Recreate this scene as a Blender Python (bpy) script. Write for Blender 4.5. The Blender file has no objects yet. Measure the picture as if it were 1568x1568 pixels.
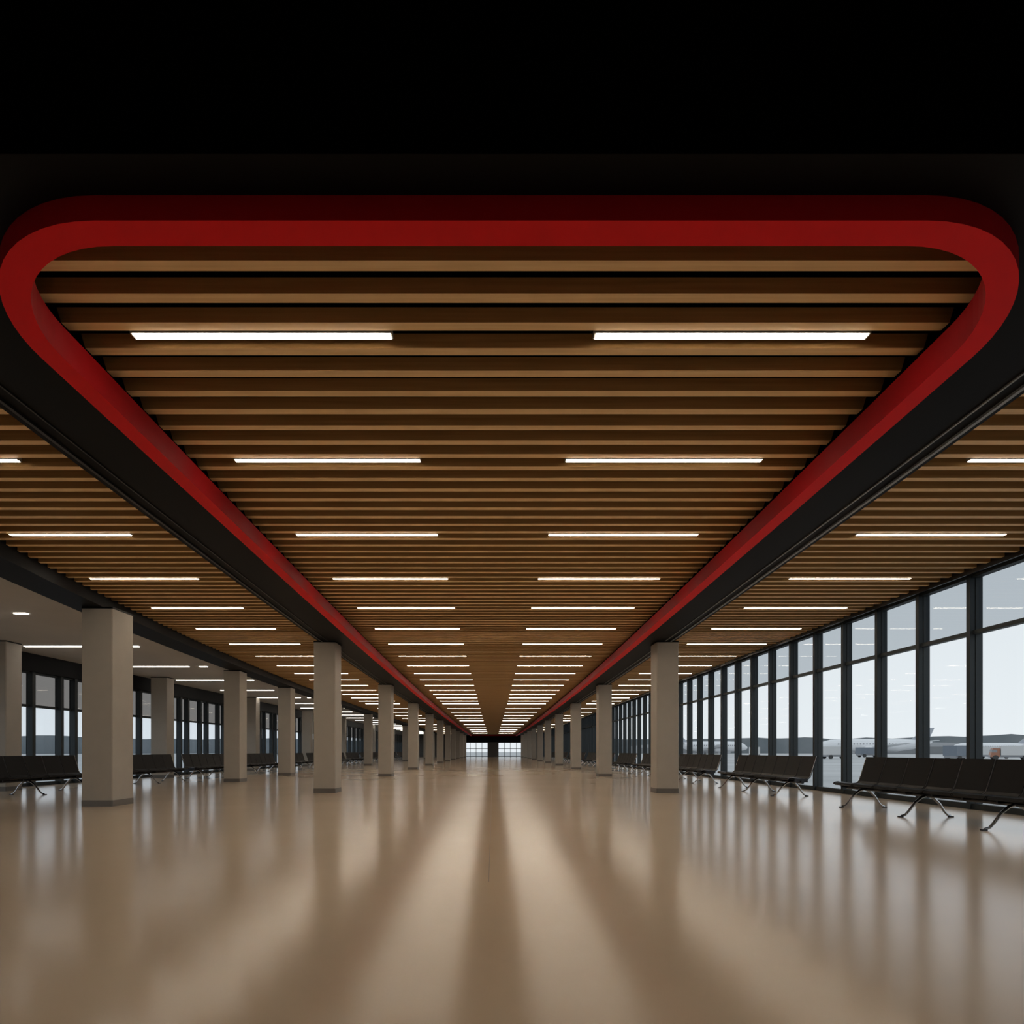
import bpy, bmesh, math, random
from mathutils import Vector
random.seed(4)
scene = bpy.context.scene
try:
    scene.view_settings.view_transform = 'Standard'
    scene.view_settings.look = 'None'
except Exception: pass
CH = 1.0            # camera height
ZEND = 100.0
ZBACK = -14.0
XR = 8.3
XL = -13.2

# ------------------------------------------------------------ materials
def mat(name, color, rough=0.5, metal=0.0, spec=0.5, emis=None, estr=0.0):
    m = bpy.data.materials.new(name); m.use_nodes = True
    b = m.node_tree.nodes['Principled BSDF']
    b.inputs['Base Color'].default_value = (*color, 1)
    b.inputs['Roughness'].default_value = rough
    b.inputs['Metallic'].default_value = metal
    b.inputs['Specular IOR Level'].default_value = spec
    if emis:
        b.inputs['Emission Color'].default_value = (*emis, 1)
        b.inputs['Emission Strength'].default_value = estr
    return m

def noisy(m, c1, c2, scale=(1,1,1), nscale=5, bump=0.0, detail=4):
    nt = m.node_tree; b = nt.nodes['Principled BSDF']
    tc = nt.nodes.new('ShaderNodeTexCoord'); mp = nt.nodes.new('ShaderNodeMapping')
    mp.inputs['Scale'].default_value = scale
    n = nt.nodes.new('ShaderNodeTexNoise'); n.inputs['Scale'].default_value = nscale
    n.inputs['Detail'].default_value = detail
    r = nt.nodes.new('ShaderNodeValToRGB')
    r.color_ramp.elements[0].color = (*c1, 1); r.color_ramp.elements[1].color = (*c2, 1)
    r.color_ramp.elements[0].position = 0.3; r.color_ramp.elements[1].position = 0.7
    nt.links.new(tc.outputs['Object'], mp.inputs['Vector'])
    nt.links.new(mp.outputs['Vector'], n.inputs['Vector'])
    nt.links.new(n.outputs['Fac'], r.inputs['Fac'])
    nt.links.new(r.outputs['Color'], b.inputs['Base Color'])
    if bump:
        bp = nt.nodes.new('ShaderNodeBump'); bp.inputs['Strength'].default_value = bump
        bp.inputs['Distance'].default_value = 0.01
        nt.links.new(n.outputs['Fac'], bp.inputs['Height'])
        nt.links.new(bp.outputs['Normal'], b.inputs['Normal'])
    return n

M_wood = mat('slat_wood_shaded_side', (0.3,0.17,0.07), 0.55, spec=0.2)  # darker copy of the slat wood, shade of upright faces in the colour
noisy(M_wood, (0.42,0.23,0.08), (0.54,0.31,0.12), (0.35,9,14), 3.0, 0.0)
M_woodb = mat('slat_wood_lit_underside', (0.3,0.17,0.07), 0.5, spec=0.3)  # lighter copy of the same wood, lit underside painted into the colour
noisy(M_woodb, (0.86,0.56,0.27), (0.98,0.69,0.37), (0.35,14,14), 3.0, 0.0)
M_black = mat('black_panel', (0.0045,0.0045,0.0052), 0.5, spec=0.1)
M_void = mat('black_matte', (0.0006,0.0006,0.0006), 0.95, spec=0.0)
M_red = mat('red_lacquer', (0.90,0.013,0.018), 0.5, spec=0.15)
M_redd = mat('red_lacquer_shaded_side', (0.28,0.003,0.005), 0.6, spec=0.08)  # darker copy of the red, shading of the vertical faces painted in
M_trim = mat('grey_metal_trim', (0.4,0.41,0.42), 0.4, 0.5)
M_col = mat('column_plaster', (0.4,0.36,0.3), 0.65, spec=0.25)
noisy(M_col, (0.42,0.385,0.335), (0.45,0.415,0.36), (1,1,1), 3, 0.0)
M_plinth = mat('plinth_metal', (0.17,0.155,0.14), 0.4, 0.3)
M_frame = mat('window_frame_aluminium', (0.035,0.043,0.048), 0.5, 0.1, spec=0.3)
M_seat = mat('seat_black', (0.005,0.005,0.006), 0.42, spec=0.12)
M_chrome = mat('chrome', (0.5,0.5,0.51), 0.2, 1.0)
M_beam = mat('dark_steel', (0.06,0.06,0.065), 0.3, 0.9)
M_greyceil = mat('grey_ceiling', (0.42,0.39,0.36), 0.8, spec=0.1)
noisy(M_greyceil, (0.56,0.53,0.49), (0.60,0.57,0.53), (1,1,1), 1.2)
M_wall = mat('wall_paint', (0.10,0.095,0.09), 0.7)
M_wallb = mat('wall_paint_light', (0.5,0.46,0.41), 0.7)
M_light = mat('lamp_diffuser', (0.9,0.9,0.9), 0.5, emis=(1.0,0.88,0.71), estr=33)
M_lightb = mat('fill_lamp_diffuser', (0.9,0.9,0.9), 0.5, emis=(1.0,0.88,0.71), estr=15)  # weaker emission for the fill rows added out of view
M_light2 = mat('lamp_diffuser_cool', (0.9,0.9,0.9), 0.5, emis=(1.0,0.93,0.84), estr=12)
M_housing = mat('lamp_housing', (0.3,0.28,0.25), 0.5)

# floor
M_floor = mat('polished_floor', (0.4,0.32,0.24), 0.2, spec=0.36)
n = noisy(M_floor, (0.525,0.41,0.30), (0.575,0.455,0.338), (1,1,1), 0.35, 0.0, 6)
nt = M_floor.node_tree; b = nt.nodes['Principled BSDF']
tc = nt.nodes.new('ShaderNodeTexCoord')
n2 = nt.nodes.new('ShaderNodeTexNoise'); n2.inputs['Scale'].default_value = 0.6; n2.inputs['Detail'].default_value = 2
nt.links.new(tc.outputs['Object'], n2.inputs['Vector'])
mr = nt.nodes.new('ShaderNodeMapRange')
mr.inputs['To Min'].default_value = 0.155; mr.inputs['To Max'].default_value = 0.18
nt.links.new(n2.outputs['Fac'], mr.inputs['Value'])
nt.links.new(mr.outputs['Result'], b.inputs['Roughness'])
M_floorjoint = mat('floor_joint', (0.14,0.10,0.07), 0.5)

def glass(name, tint, refl=0.5):
    m = bpy.data.materials.new(name); m.use_nodes = True
    nt = m.node_tree; nt.nodes.clear()
    o = nt.nodes.new('ShaderNodeOutputMaterial'); mx = nt.nodes.new('ShaderNodeMixShader')
    t = nt.nodes.new('ShaderNodeBsdfTransparent'); t.inputs['Color'].default_value = (*tint, 1)
    g = nt.nodes.new('ShaderNodeBsdfGlossy'); g.inputs['Roughness'].default_value = 0.02
    f = nt.nodes.new('ShaderNodeLayerWeight'); f.inputs['Blend'].default_value = 0.5
    pw = nt.nodes.new('ShaderNodeMath'); pw.operation = 'POWER'; pw.inputs[1].default_value = 4.0
    mu = nt.nodes.new('ShaderNodeMath'); mu.operation = 'MULTIPLY_ADD'; mu.inputs[1].default_value = refl; mu.inputs[2].default_value = 0.02
    nt.links.new(f.outputs['Facing'], pw.inputs[0]); nt.links.new(pw.outputs[0], mu.inputs[0])
    nt.links.new(mu.outputs[0], mx.inputs[0])
    nt.links.new(t.outputs[0], mx.inputs[1]); nt.links.new(g.outputs[0], mx.inputs[2])
    nt.links.new(mx.outputs[0], o.inputs['Surface'])
    return m
M_glass = glass('clear_glass', (0.92,0.95,0.965), 0.2)
M_glass_left = glass('shaded_glass', (0.76,0.81,0.85), 0.2)
M_glass_top = glass('tinted_glass', (0.54,0.58,0.61), 0.12)
M_glass_dark = glass('dark_glass', (0.20,0.19,0.18), 0.3)

# ------------------------------------------------------------ mesh helper
class MB:
    def __init__(s): s.v=[]; s.f=[]; s.m=[]; s.mats=[]
    def mi(s, m):
        if m not in s.mats: s.mats.append(m)
        return s.mats.index(m)
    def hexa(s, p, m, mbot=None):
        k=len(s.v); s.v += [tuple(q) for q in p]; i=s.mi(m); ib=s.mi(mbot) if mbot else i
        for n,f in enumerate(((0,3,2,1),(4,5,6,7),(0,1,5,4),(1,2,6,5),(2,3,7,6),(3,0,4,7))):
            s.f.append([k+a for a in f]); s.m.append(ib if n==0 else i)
    def box(s, x0,x1,y0,y1,z0,z1, m):
        s.hexa([(x0,y0,z0),(x1,y0,z0),(x1,y1,z0),(x0,y1,z0),(x0,y0,z1),(x1,y0,z1),(x1,y1,z1),(x0,y1,z1)], m)
    def poly(s, pts, m):
        k=len(s.v); s.v += [tuple(q) for q in pts]; s.f.append(list(range(k,k+len(pts)))); s.m.append(s.mi(m))
    def tube(s, pts, r, m, n=8):
        pts=[Vector(p) for p in pts]; i=s.mi(m); k=len(s.v)
        rr = r if isinstance(r,(list,tuple)) else [r]*len(pts)
        for j,p in enumerate(pts):
            d=(pts[min(j+1,len(pts)-1)]-pts[max(j-1,0)]).normalized()
            up=Vector((0,1,0)) if abs(d.y)<0.9 else Vector((0,0,1))
            a=d.cross(up).normalized(); c=a.cross(d).normalized()
            for q in range(n):
                t=2*math.pi*q/n
                s.v.append(tuple(p+a*math.cos(t)*rr[j]+c*math.sin(t)*rr[j]))
        for j in range(len(pts)-1):
            for q in range(n):
                s.f.append([k+j*n+q,k+j*n+(q+1)%n,k+(j+1)*n+(q+1)%n,k+(j+1)*n+q]); s.m.append(i)
        s.f.append([k+q for q in range(n)][::-1]); s.m.append(i)
        e=k+(len(pts)-1)*n; s.f.append([e+q for q in range(n)]); s.m.append(i)
    def mesh(s, name, recalc=True):
        me=bpy.data.meshes.new(name); me.from_pydata(s.v,[],s.f)
        for m in s.mats: me.materials.append(m)
        me.polygons.foreach_set('material_index', s.m)
        if recalc:
            bm=bmesh.new(); bm.from_mesh(me); bmesh.ops.recalc_face_normals(bm, faces=bm.faces); bm.to_mesh(me); bm.free()
        me.update(); return me
    def obj(s, name, parent=None):
        o=bpy.data.objects.new(name, s.mesh(name)); scene.collection.objects.link(o)
        if parent: o.parent=parent
        return o
def empty(name, loc=(0,0,0)):
    e=bpy.data.objects.new(name,None); e.location=loc; scene.collection.objects.link(e); return e

def S(y):   # the hall widens gently with distance
    y=max(y,2.0); return 1+0.3*(1-math.exp(-(y-4)/20.0))

# ------------------------------------------------------------ floor
m=MB(); m.box(XL-0.3,XR+0.3,ZBACK-0.2,ZEND+0.3,-0.3,0,M_floor); m.obj('floor')
m=MB(); m.box(-0.036,-0.030,4.5,ZEND-0.5,0.0,0.001,M_floorjoint); m.obj('trim_1')

# ------------------------------------------------------------ central red ring + black bulkhead
RB=2.50+CH; PB=2.62+CH      # red bottom, panel bottom
CX=0.085; HW=2.97; W=0.14; ZF=2.77; R=0.97
def path(off):
    pts=[]; hw=HW-off; r=R-off; zf=ZF+off
    ys=[98,80,65,52,42,34,28,23,19,16,13.5,11.5,10,8.7,7.6,6.6,5.8,5.1,4.5,4.0]
    for y in ys: pts.append((CX-hw,y,'L'))
    N=16
    for i in range(N+1):
        a=math.pi+ (math.pi/2)*i/N
        pts.append((CX-hw+r+r*math.cos(a), zf+r+r*math.sin(a),'cL%d'%i))
    for i in range(1,8): pts.append((CX-hw+r+(2*hw-2*r)*i/8, zf,'F'))
    for i in range(N+1):
        a=1.5*math.pi+(math.pi/2)*i/N
        pts.append((CX+hw-r+r*math.cos(a), zf+r+r*math.sin(a),'cR%d'%i))
    for y in ys[::-1]: pts.append((CX+hw,y,'R'))
    return pts
po=path(0); pi_=path(W)
m=MB()
TOP=2.70+CH
for i in range(len(po)-1):
    a,b2,c,d=po[i],po[i+1],pi_[i+1],pi_[i]
    fl=lambda p,z:(p[0]*S(p[1]),p[1],z)
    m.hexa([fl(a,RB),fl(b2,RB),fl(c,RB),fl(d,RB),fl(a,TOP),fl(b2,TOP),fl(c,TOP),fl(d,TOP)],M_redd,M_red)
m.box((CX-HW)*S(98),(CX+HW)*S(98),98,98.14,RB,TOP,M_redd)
m.obj('red_ceiling_frame')

# black bulkhead panel
BL=-3.73; BR=3.87; ZP=2.56
pm=path(0.05)
def outer(p):
    t=p[2]
    if t=='L': return (BL,p[1])
    if t=='R': return (BR,p[1])
    if t=='F': return (p[0],ZP)
    k=int(t[2:]); 
    if t[1]=='L':
        if k<=8: return (BL, p[1] + (ZP-p[1])*(k/8))
        return (BL+(p[0]-BL)*((k-8)/8), ZP)
    else:
        if k>=8: return (BR, p[1]+(ZP-p[1])*((16-k)/8))
        return (p[0]+(BR-p[0])*(k/8), ZP)
m=MB(); fl=lambda p,z:(p[0]*S(p[1]),p[1],z)
for i in range(len(pm)-1):
    a,b2=pm[i],pm[i+1]; c,d=outer(b2),outer(a)
    m.poly([fl(a,PB),fl(b2,PB),fl(c,PB),fl(d,PB)],M_black)
ys=[ZP,4,6,8,10,13,16,20,25,31,40,52,68,84,99.8]
for j in range(len(ys)-1):
    y0,y1=ys[j],ys[j+1]
    for X in (BL,BR):
        w=0.05 if X<0 else -0.05
        m.hexa([(X*S(y0),y0,PB-0.001),((X+w)*S(y0),y0,PB-0.001),((X+w)*S(y1),y1,PB-0.001),(X*S(y1),y1,PB-0.001),
                (X*S(y0),y0,3.45+CH),((X+w)*S(y0),y0,3.45+CH),((X+w)*S(y1),y1,3.45+CH),(X*S(y1),y1,3.45+CH)],M_black)
m.obj('ceiling_bulkhead')
def rail(name,X,zb,h,w,mt):
    m=MB()
    for j in range(len(ys)-1):
        y0,y1=ys[j],ys[j+1]
        m.hexa([(X*S(y0),y0,zb),((X*S(y0)+w),y0,zb),((X*S(y1)+w),y1,zb),(X*S(y1),y1,zb),
                (X*S(y0),y0,zb+h),((X*S(y0)+w),y0,zb+h),((X*S(y1)+w),y1,zb+h),(X*S(y1),y1,zb+h)],mt)
    m.obj(name)
rail('trim_2',3.66,PB-0.012,0.012,0.016,M_trim)
rail('trim_3',3.78,PB-0.02,0.02,0.03,M_trim)
rail('trim_4',-3.52,PB-0.012,0.012,0.014,M_beam)
rail('trim_5',-3.66,PB-0.02,0.02,0.03,M_beam)

m=MB(); m.box(XL,XR,ZBACK,ZP,2.60+CH,4.6,M_void); m.obj('ceiling_soffit')

# ------------------------------------------------------------ slats
def beamX(y): return -8.6+4.1*math.exp(-y/11.0)
def slats(name, HB, z0, pitch, w, d, xl, xr, cut):
    m=MB(); y=z0
    while y<99.5:
        a=xl(y); b2=xr(y); c=cut
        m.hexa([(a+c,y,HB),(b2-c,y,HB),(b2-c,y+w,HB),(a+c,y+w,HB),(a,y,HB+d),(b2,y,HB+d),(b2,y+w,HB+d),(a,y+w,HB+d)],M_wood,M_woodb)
        y+=pitch
    return m.obj(name)
HS=2.8+CH
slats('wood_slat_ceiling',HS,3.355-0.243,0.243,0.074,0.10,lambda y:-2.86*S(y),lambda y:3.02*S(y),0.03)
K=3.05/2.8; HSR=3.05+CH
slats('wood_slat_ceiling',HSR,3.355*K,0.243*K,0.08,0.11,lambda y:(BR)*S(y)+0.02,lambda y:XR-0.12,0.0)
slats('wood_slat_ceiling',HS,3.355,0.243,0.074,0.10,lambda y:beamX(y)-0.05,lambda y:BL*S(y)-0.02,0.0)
m=MB(); m.box(XL-0.3,XR+0.3,ZP,ZEND+0.3,3.5+CH,3.7+CH,M_void); m.obj('ceiling')

# linear lights: housings with a luminous diffuser underneath
m=MB()
def lamp(m,x0,x1,y,zb,w=0.05,h=0.04,mt=M_light):
    m.box(x0-0.012,x1+0.012,y-0.006,y+w+0.006,zb,zb+h,M_housing)
    m.box(x0,x1,y,y+w,zb-0.003,zb+0.001,mt)
rows=[2,9]+list(range(17,122,8))+list(range(129,200,16))+list(range(209,395,32))
for k in rows:
    y=3.355+0.243*k+0.095
    s=S(y); w=0.05
    lamp(m,-2.42*s,-0.69*s,y,HS-0.004,w); lamp(m,0.69*s,2.52*s,y,HS-0.004,w)
    lamp(m,max(-6.1*s,beamX(y)+0.3),-4.47*s,y,HS-0.004,w)
    yr=y*K
    if yr<98: 
        s=S(yr)
        lamp(m,4.85*s,min(6.82*s,XR-0.5),yr,HSR-0.004,w)
m.obj('added_fill_lights')
# unseen lamp rows added behind the camera to brighten floor and slats
m=MB(); y=1.2
while y>ZBACK+0.5:
    for a,b2 in ((-2.42,-0.69),(0.69,2.52),(-6.05,-4.42),(4.5,6.4),(-11.5,-9.5)):
        lamp(m,a,b2,y,2.60+CH-0.03,0.05,0.03,M_lightb)
    y-=1.944
m.obj('added_fill_lights')

# ------------------------------------------------------------ left aisle
LB=2.60+CH
m=MB()
yy=[ZP,4,5.5,7,9,11,13,15,18,21,25,30,38,50,70,99.8]
for j in range(len(yy)-1):
    y0,y1=yy[j],yy[j+1]; a,b2=beamX(y0),beamX(y1)
    m.hexa([(a-0.62,y0,LB),(a,y0,LB),(b2,y1,LB),(b2-0.62,y1,LB),
            (a-0.62,y0,3.5+CH),(a,y0,3.5+CH),(b2,y1,3.5+CH),(b2-0.62,y1,3.5+CH)],M_black)
m.obj('ceiling_beam')
m=MB()
for j in range(len(yy)-1):
    y0,y1=yy[j],yy[j+1]; a,b2=beamX(y0)-0.62,beamX(y1)-0.62
    m.hexa([(XL,y0,2.75+CH),(a,y0,2.75+CH),(b2,y1,2.75+CH),(XL,y1,2.75+CH),
            (XL,y0,2.9+CH),(a,y0,2.9+CH),(b2,y1,2.9+CH),(XL,y1,2.9+CH)],M_greyceil)
m.obj('ceiling_grey_panel')
m=MB()
y=4.3
while y<96:
    m.box(-12.3,-9.9,y,y+0.07,2.735+CH,2.76+CH,M_light2)
    m.box(-9.55,-9.3,y,y+0.07,2.735+CH,2.76+CH,M_light2)
    y+=3.7
m.obj('recessed_ceiling_lights')

# ------------------------------------------------------------ columns
def column(xi, y, side, H, w=0.52, d=0.55):
    x0,x1=(xi-w,xi) if side<0 else (xi,xi+w)
    m=MB(); cx=(x0+x1)/2; hx=w/2; hy=d/2; c=0.015
    def ring(hx,hy,z): return [(-hx+c,-hy,z),(hx-c,-hy,z),(hx,-hy+c,z),(hx,hy-c,z),(hx-c,hy,z),(-hx+c,hy,z),(-hx,hy-c,z),(-hx,-hy+c,z)]
    def prism(hx,hy,z0,z1,mt):
        a=ring(hx,hy,z0); b=ring(hx,hy,z1)
        for i in range(8): m.poly([a[i],a[(i+1)%8],b[(i+1)%8],b[i]],mt)
        m.poly(a[::-1],mt); m.poly(b,mt)
    prism(hx+0.006,hy+0.006,0,0.11,M_plinth)
    prism(hx,hy,0.11,H-0.03,M_col)
    prism(hx+0.004,hy+0.004,H-0.03,H,M_black)
    o=m.obj('column'); o.location=(cx,y+hy,0)
for k in range(10):
    y=14+9*k
    column(3.49*S(y),y,1,PB)
    column(-3.36*S(y),y,-1,PB)
for y,dx in ((10.6,0.17),(18.9,-0.28),(23.9,-0.1),(32,0),(41,0),(50,0),(59,0),(68,0),(77,0),(86,0),(95,0)):
    column(beamX(y)+dx,y,-1,LB,0.52 if y>11 else 0.56,0.55 if y>11 else 0.62)
for y in (14.6,21.8,30,39,48,60,72,85):
    column(-12.1,y,-1,2.75+CH,0.6,0.5)

# ------------------------------------------------------------ window walls
def window_wall(name,X,sgn,ylist,zs,top,trans,glass_lo,glass_up,mx=0.12,my=0.08,rails=()):
    e=empty(name)
    m=MB()
    for y in ylist:
        m.box(X-mx if sgn>0 else X, X if sgn>0 else X+mx, y-my/2,y+my/2,0,top,M_frame)
        m.box(X-0.03,X+0.03+0.06*sgn,y-0.05,y+0.05,0,top,M_frame)
    y0,y1=ylist[0],ylist[-1]
    for z,h,dx in ((0.0,0.10,0.09),(trans,0.07,0.07),(top-0.05,0.08,0.10)):
        m.box(X-dx,X+0.04,y0,y1,z,z+h,M_frame) if sgn>0 else m.box(X-0.04,X+dx,y0,y1,z,z+h,M_frame)
    m.obj('frame',e)
    g=MB()
    g.poly([(X+0.02,y0,0.1),(X+0.02,y1,0.1),(X+0.02,y1,trans),(X+0.02,y0,trans)],glass_lo)
    g.poly([(X+0.02,y0,trans),(X+0.02,y1,trans),(X+0.02,y1,top),(X+0.02,y0,top)],glass_up)
    g.obj('glass_panes',e)
P=1.22; ylist=[]; y=10.12-19*P
while y<ZEND: ylist.append(y); y+=P
ylist.append(ZEND)
window_wall('window_1',XR,1,ylist,0,3.02+CH,2.0+CH,M_glass,M_glass_top)
m=MB(); m.box(XR-0.25,XR+0.15,ZBACK,ZEND,3.02+CH,3.5+CH,M_black); m.box(XR-0.28,XR-0.25,ZBACK,ZEND,2.98+CH,3.12+CH,M_beam); m.obj('wall_right')
ylist=[]; y=-13.9; i=0
while y<ZEND: ylist.append(y); y+=(1.1,0.6)[i%2]; i+=1
ylist.append(ZEND)
window_wall('window_2',XL,-1,ylist,0,2.25+CH,1.25+CH,M_glass_left,M_glass_dark,0.16,0.12)
m=MB(); m.box(XL-0.15,XL+0.2,ZBACK,ZEND,2.25+CH,3.5+CH,M_black); m.obj('wall_left')
m=MB(); m.box(XL-0.2,XR+0.2,ZBACK-0.2,ZBACK,0,4.8,M_wallb); m.obj('wall_back')
m=MB(); Y=ZEND
m.box(XL,-4.9,Y,Y+0.2,0,4.6,M_wall); m.box(5.0,XR,Y,Y+0.2,0,4.6,M_wall)
m.box(-4.9,5.0,Y,Y+0.2,1.5+CH,4.6,M_black); m.box(-0.9,0.9,Y-0.05,Y+0.2,0,1.5+CH,M_wall)
m.obj('wall_front')
for nme,(a,b2) in (('window_3',(-4.9,-0.9)),('window_4',(0.9,5.0))):
    e=empty(nme); m=MB()
    for i in range(5):
        x=a+(b2-a)*i/4; m.box(x-0.04,x+0.04,Y,Y+0.1,0,1.5+CH,M_frame)
    for z in (0.0,1.35,2.42): m.box(a,b2,Y,Y+0.1,z,z+0.08,M_frame)
    m.obj('frame',e)
    g=MB(); g.poly([(a,Y+0.05,0.08),(b2,Y+0.05,0.08),(b2,Y+0.05,2.5),(a,Y+0.05,2.5)],M_glass); g.obj('glass_panes',e)

# ------------------------------------------------------------ benches (face -X, along Y)
def bench_mesh(nseats):
    m=MB(); p=0.56; L=nseats*p
    prof=[(-0.27,0.395),(-0.25,0.425),(-0.18,0.435),(-0.05,0.415),(0.08,0.40),(0.16,0.41),(0.205,0.45),(0.23,0.52),(0.30,0.74),(0.345,0.89)]
    th=0.035
    low=[]
    for i,(x,z) in enumerate(prof):
        a=Vector(prof[max(i-1,0)]); b2=Vector(prof[min(i+1,len(prof)-1)]); d=(b2-a).normalized()
        nrm=Vector((d.y,-d.x)); low.append((x+nrm.x*th,z+nrm.y*th))
    for s in range(nseats):
        y0=-L/2+s*p+0.02; y1=y0+p-0.04
        for i in range(len(prof)-1):
            a,b2,c,d=prof[i],prof[i+1],low[i+1],low[i]
            m.hexa([(a[0],y0,a[1]),(b2[0],y0,b2[1]),(c[0],y0,c[1]),(d[0],y0,d[1]),
                    (a[0],y1,a[1]),(b2[0],y1,b2[1]),(c[0],y1,c[1]),(d[0],y1,d[1])],M_seat)
    for s in range(nseats+1):
        y=-L/2+s*p
        q=[(x*1.0+0.005,y,z) for x,z in prof]
        m.tube(q,0.009,M_chrome if s in (0,nseats) else M_beam,6)
        m.box(-0.12,0.16,y-0.012,y+0.012,0.33,0.41,M_beam)
    m.tube([(0.03,-L/2-0.05,0.335),(0.03,L/2+0.05,0.335)],0.035,M_beam,10)
    nl=max(2,round(nseats/2.3)); 
    for k in range(nl):
        y=-L/2+0.45+(L-0.9)*k/(nl-1)
        m.tube([(0.03,y,0.33),(-0.06,y,0.30),(-0.16,y,0.22),(-0.25,y,0.10),(-0.31,y,0.035),(-0.37,y,0.018)],[0.024,0.022,0.02,0.018,0.017,0.016],M_chrome,8)
        m.tube([(0.03,y,0.33),(0.12,y,0.29),(0.21,y,0.20),(0.28,y,0.09),(0.33,y,0.035),(0.38,y,0.018)],[0.024,0.022,0.02,0.018,0.017,0.016],M_chrome,8)
        m.box(-0.41,-0.35,y-0.025,y+0.025,0,0.018,M_beam); m.box(0.35,0.41,y-0.025,y+0.025,0,0.018,M_beam)
    return m.mesh('bench%d'%nseats)
B7=bench_mesh(7)
def bench(x,y,flip=False):
    o=bpy.data.objects.new('airport_bench',B7); scene.collection.objects.link(o)
    o.location=(x,y,0)
    if flip: o.rotation_euler=(0,0,math.pi)
yb=8.9
for i in range(12):
    bench(6.55,yb); yb+=5.6 if i==0 else 5.2
yb=13.4
for i in range(14):
    bench(-10.6,yb,True); yb+=4.6

# ------------------------------------------------------------ exterior
M_ground=mat('tarmac',(0.30,0.31,0.32),0.9,spec=0.1)
noisy(M_ground,(0.44,0.445,0.45),(0.60,0.605,0.61),(0.02,0.1,1),1.5)  # paled to put outdoor haze into the tarmac colour
m=MB()
G=-0.6
m.poly([(XR+0.35,-300,G),(700,-300,G),(700,900,G),(XR+0.35,900,G)],M_ground)
m.poly([(-700,-300,G),(XL-0.35,-300,G),(XL-0.35,900,G),(-700,900,G)],M_ground)
m.poly([(XL-0.35,ZEND+0.35,G),(XR+0.35,ZEND+0.35,G),(XR+0.35,900,G),(XL-0.35,900,G)],M_ground)
m.obj('airport_apron_ground')
M_tree=mat('distant_trees',(0.075,0.085,0.09),1.0,spec=0)
noisy(M_tree,(0.18,0.205,0.22),(0.26,0.28,0.295),(1,1,1),0.05)  # lightened grey, distance haze mixed into the tree colour
m=MB(); N=400; prev=None
for i in range(N+1):
    a=2*math.pi*i/N; r=430
    h=9.3+0.5*math.sin(i*0.37)+0.35*math.sin(i*1.3)+random.uniform(-0.3,0.3)
    p=(r*math.cos(a),r*math.sin(a))
    if prev and abs(a-math.pi/2)>0.12: m.poly([(prev[0][0],prev[0][1],G-0.5),(p[0],p[1],G-0.5),(p[0],p[1],h),(prev[0][0],prev[0][1],prev[1])],M_tree)
    prev=(p,h)
m.obj('distant_tree_line')
M_bld=mat('hangar_cladding',(0.40,0.41,0.43),0.7); M_bd=mat('hangar_dark',(0.22,0.23,0.24),0.6)
def hangar(x,y,w,d,h,rot=0):
    m=MB()
    pts=[(-w/2,0),(-w/2,h*0.7)]+[(w/2*math.sin(t),h*0.7+h*0.3*math.cos(t)) for t in [(-math.pi/2)+math.pi*i/10 for i in range(1,10)]]+[(w/2,h*0.7),(w/2,0)]
    f=[(p[0],-d/2,p[1]) for p in pts]; bk=[(p[0],d/2,p[1]) for p in pts]
    m.poly(f,M_bld); m.poly(bk,M_bld)
    for i in range(len(pts)-1): m.poly([f[i],f[i+1],bk[i+1],bk[i]],M_bld)
    m.box(-w*0.38,w*0.38,-d/2-0.3,-d/2,0,h*0.62,M_bd)
    o=m.obj('aircraft_hangar'); o.location=(x,y,G); o.rotation_euler=(0,0,rot)
hangar(290,255,40,30,6,-0.8); hangar(210,300,55,25,6,-0.6); hangar(120,380,60,30,6,-0.3)
M_plane=mat('aircraft_white',(0.8,0.81,0.83),0.35); M_pdark=mat('aircraft_dark',(0.25,0.26,0.28),0.4); M_ptail=mat('aircraft_tail_grey',(0.42,0.45,0.50),0.4)
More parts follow.
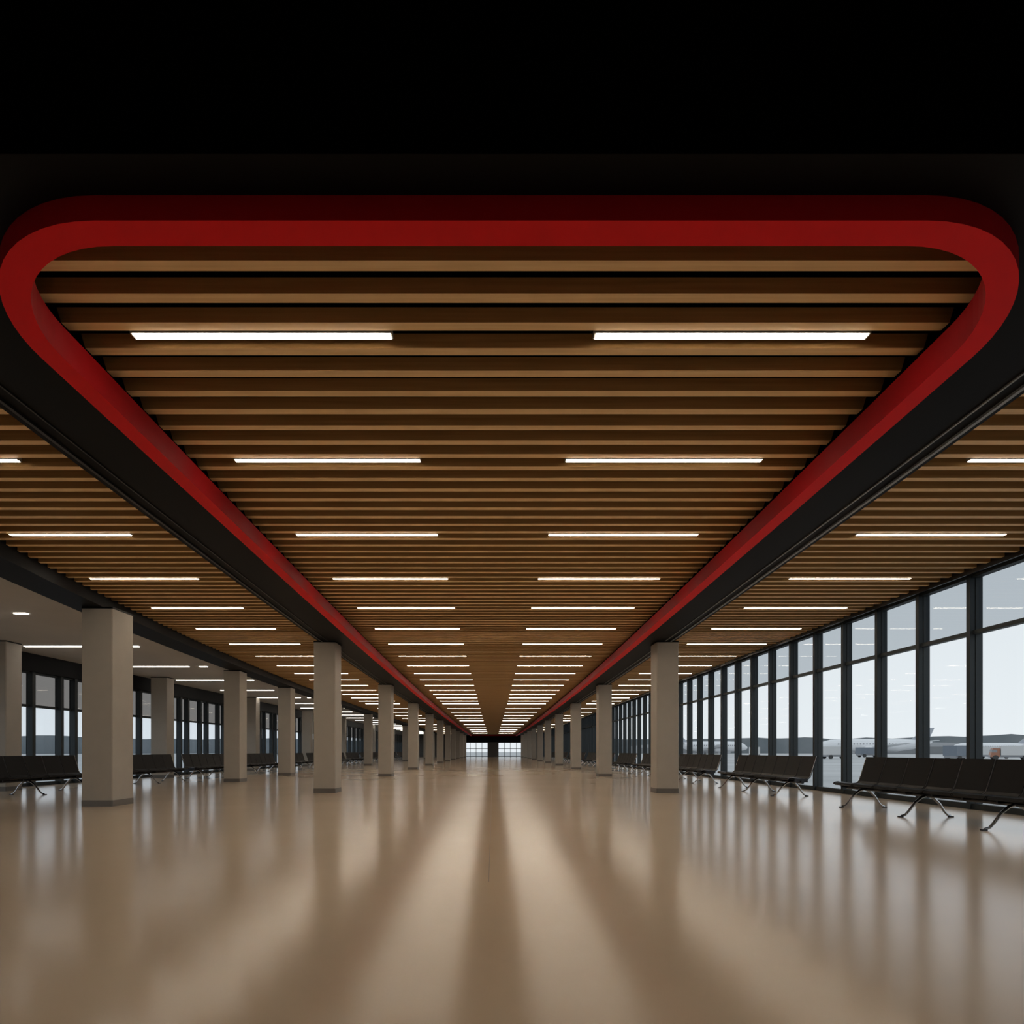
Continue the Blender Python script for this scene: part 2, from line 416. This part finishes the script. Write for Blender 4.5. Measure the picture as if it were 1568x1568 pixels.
def airplane(x,y,rot,sc=1.0):
    m=MB(); st=[(-15,0.3,0.9),(-13,0.9,0.6),(-10,1.5,0.2),(-6,1.9,0),(0,1.95,0),(8,1.95,0),(12,1.85,-0.05),(14,1.4,-0.2),(15.3,0.8,-0.45),(16,0.1,-0.6)]
    k=len(m.v); n=16; mi=m.mi(M_plane)
    for sx,r,zo in st:
        for q in range(n):
            t=2*math.pi*q/n; m.v.append((sx,r*math.cos(t),3.4+zo+r*math.sin(t)))
    for j in range(len(st)-1):
        for q in range(n): m.f.append([k+j*n+q,k+j*n+(q+1)%n,k+(j+1)*n+(q+1)%n,k+(j+1)*n+q]); m.m.append(mi)
    for s in (-1,1):
        m.hexa([(4,s*1.5,2.5),(-2.5,s*1.5,2.5),(-6,s*15,3.9),(-4.4,s*15,3.9),(4,s*1.5,3.0),(-2.5,s*1.5,2.9),(-6,s*15,4.0),(-4.4,s*15,4.0)],M_plane)
        m.hexa([(-11,s*0.8,4.3),(-14,s*0.8,4.3),(-15.2,s*5.5,4.7),(-14,s*5.5,4.7),(-11,s*0.8,4.5),(-14,s*0.8,4.5),(-15.2,s*5.5,4.8),(-14,s*5.5,4.8)],M_plane)
        m.tube([(3.6,s*5,2.0),(3.2,s*5,2.0),(1,s*5,2.0),(-0.8,s*5,2.0)],[0.8,0.95,0.9,0.5],M_plane,14)
        m.tube([(3.65,s*5,2.0),(3.55,s*5,2.0)],0.7,M_pdark,14)
        m.tube([(-1,s*2.4,2.6),(-1,s*2.4,0.5)],0.15,M_pdark,8); m.tube([(-1,s*2.2,0.5),(-1,s*2.6,0.5)],0.5,M_pdark,12)
        for i in range(22): m.box(-8+i*0.85,-7.7+i*0.85,s*1.9-0.06,s*1.9+0.06,3.6,3.95,M_pdark)
    m.tube([(12,0,1.8),(12,0,0.4)],0.12,M_pdark,8); m.tube([(12,-0.3,0.4),(12,0.3,0.4)],0.4,M_pdark,12)
    m.hexa([(-9.5,-0.15,5),(-14,-0.15,4.6),(-15.6,-0.1,8.6),(-13.6,-0.1,8.6),(-9.5,0.15,5),(-14,0.15,4.6),(-15.6,0.1,8.6),(-13.6,0.1,8.6)],M_ptail)
    m.box(14.2,14.9,-0.75,0.75,3.75,4.1,M_pdark)
    o=m.obj('airplane'); o.location=(x,y,G); o.rotation_euler=(0,0,rot); o.scale=(sc,)*3
airplane(118,182,math.radians(160)); airplane(225,265,math.radians(165)); airplane(85,230,math.radians(10))
M_tire=mat('tire_rubber',(0.05,0.05,0.05),0.8); M_tr=[mat('truck_paint_white',(0.6,0.6,0.6),0.5),mat('truck_paint_rust',(0.35,0.16,0.10),0.5),mat('truck_paint_slate',(0.16,0.19,0.23),0.5)]
def truck(x,y,rot,pt):
    m=MB()
    m.hexa([(1.6,-1,0.5),(3.0,-1,0.5),(3.0,1,0.5),(1.6,1,0.5),(1.6,-1,2.1),(2.6,-1,2.1),(2.6,1,2.1),(1.6,1,2.1)],pt)
    m.box(2.0,2.75,-1.02,1.02,1.35,1.85,M_pdark)
    m.box(-3,1.45,-1.05,1.05,0.8,2.5,M_tr[0] if pt is not M_tr[0] else M_tr[2])
    m.box(-3,3,-0.9,0.9,0.45,0.8,M_pdark)
    for wx in (-2,2.2):
        for s in (-1,1): m.tube([(wx,s*0.75,0.42),(wx,s*1.05,0.42)],0.42,M_tire,14)
    o=m.obj('airport_service_truck'); o.location=(x,y,G); o.rotation_euler=(0,0,rot)
for i,(x,y,r) in enumerate(((78,98,0.4),(95,108,2.6),(70,120,0.2),(96,150,0.1),(60,135,1.2),(104,122,0.3),(130,150,2.9))):
    truck(x,y,r,M_tr[i%3])

# ------------------------------------------------------------ world
w=bpy.data.worlds.new('overcast'); scene.world=w; w.use_nodes=True
nt=w.node_tree; bg=nt.nodes['Background']
tc=nt.nodes.new('ShaderNodeTexCoord'); sp=nt.nodes.new('ShaderNodeSeparateXYZ'); r=nt.nodes.new('ShaderNodeValToRGB')
r.color_ramp.elements[0].position=0.0; r.color_ramp.elements[0].color=(0.84,0.87,0.89,1)
r.color_ramp.elements[1].position=0.5; r.color_ramp.elements[1].color=(0.66,0.71,0.75,1)
nt.links.new(tc.outputs['Generated'],sp.inputs[0]); nt.links.new(sp.outputs['Z'],r.inputs[0]); nt.links.new(r.outputs[0],bg.inputs['Color'])
bg.inputs['Strength'].default_value=1.08

# ------------------------------------------------------------ camera
cd=bpy.data.cameras.new('camera'); cam=bpy.data.objects.new('camera',cd); scene.collection.objects.link(cam)
cam.location=(0,0,CH); cam.rotation_euler=(math.radians(90),0,0)
cd.sensor_width=36; cd.sensor_fit='HORIZONTAL'; cd.lens=36*900/1568
cd.shift_x=29/1568; cd.shift_y=366/1568; cd.clip_end=2000; cd.clip_start=0.05
scene.camera=cam
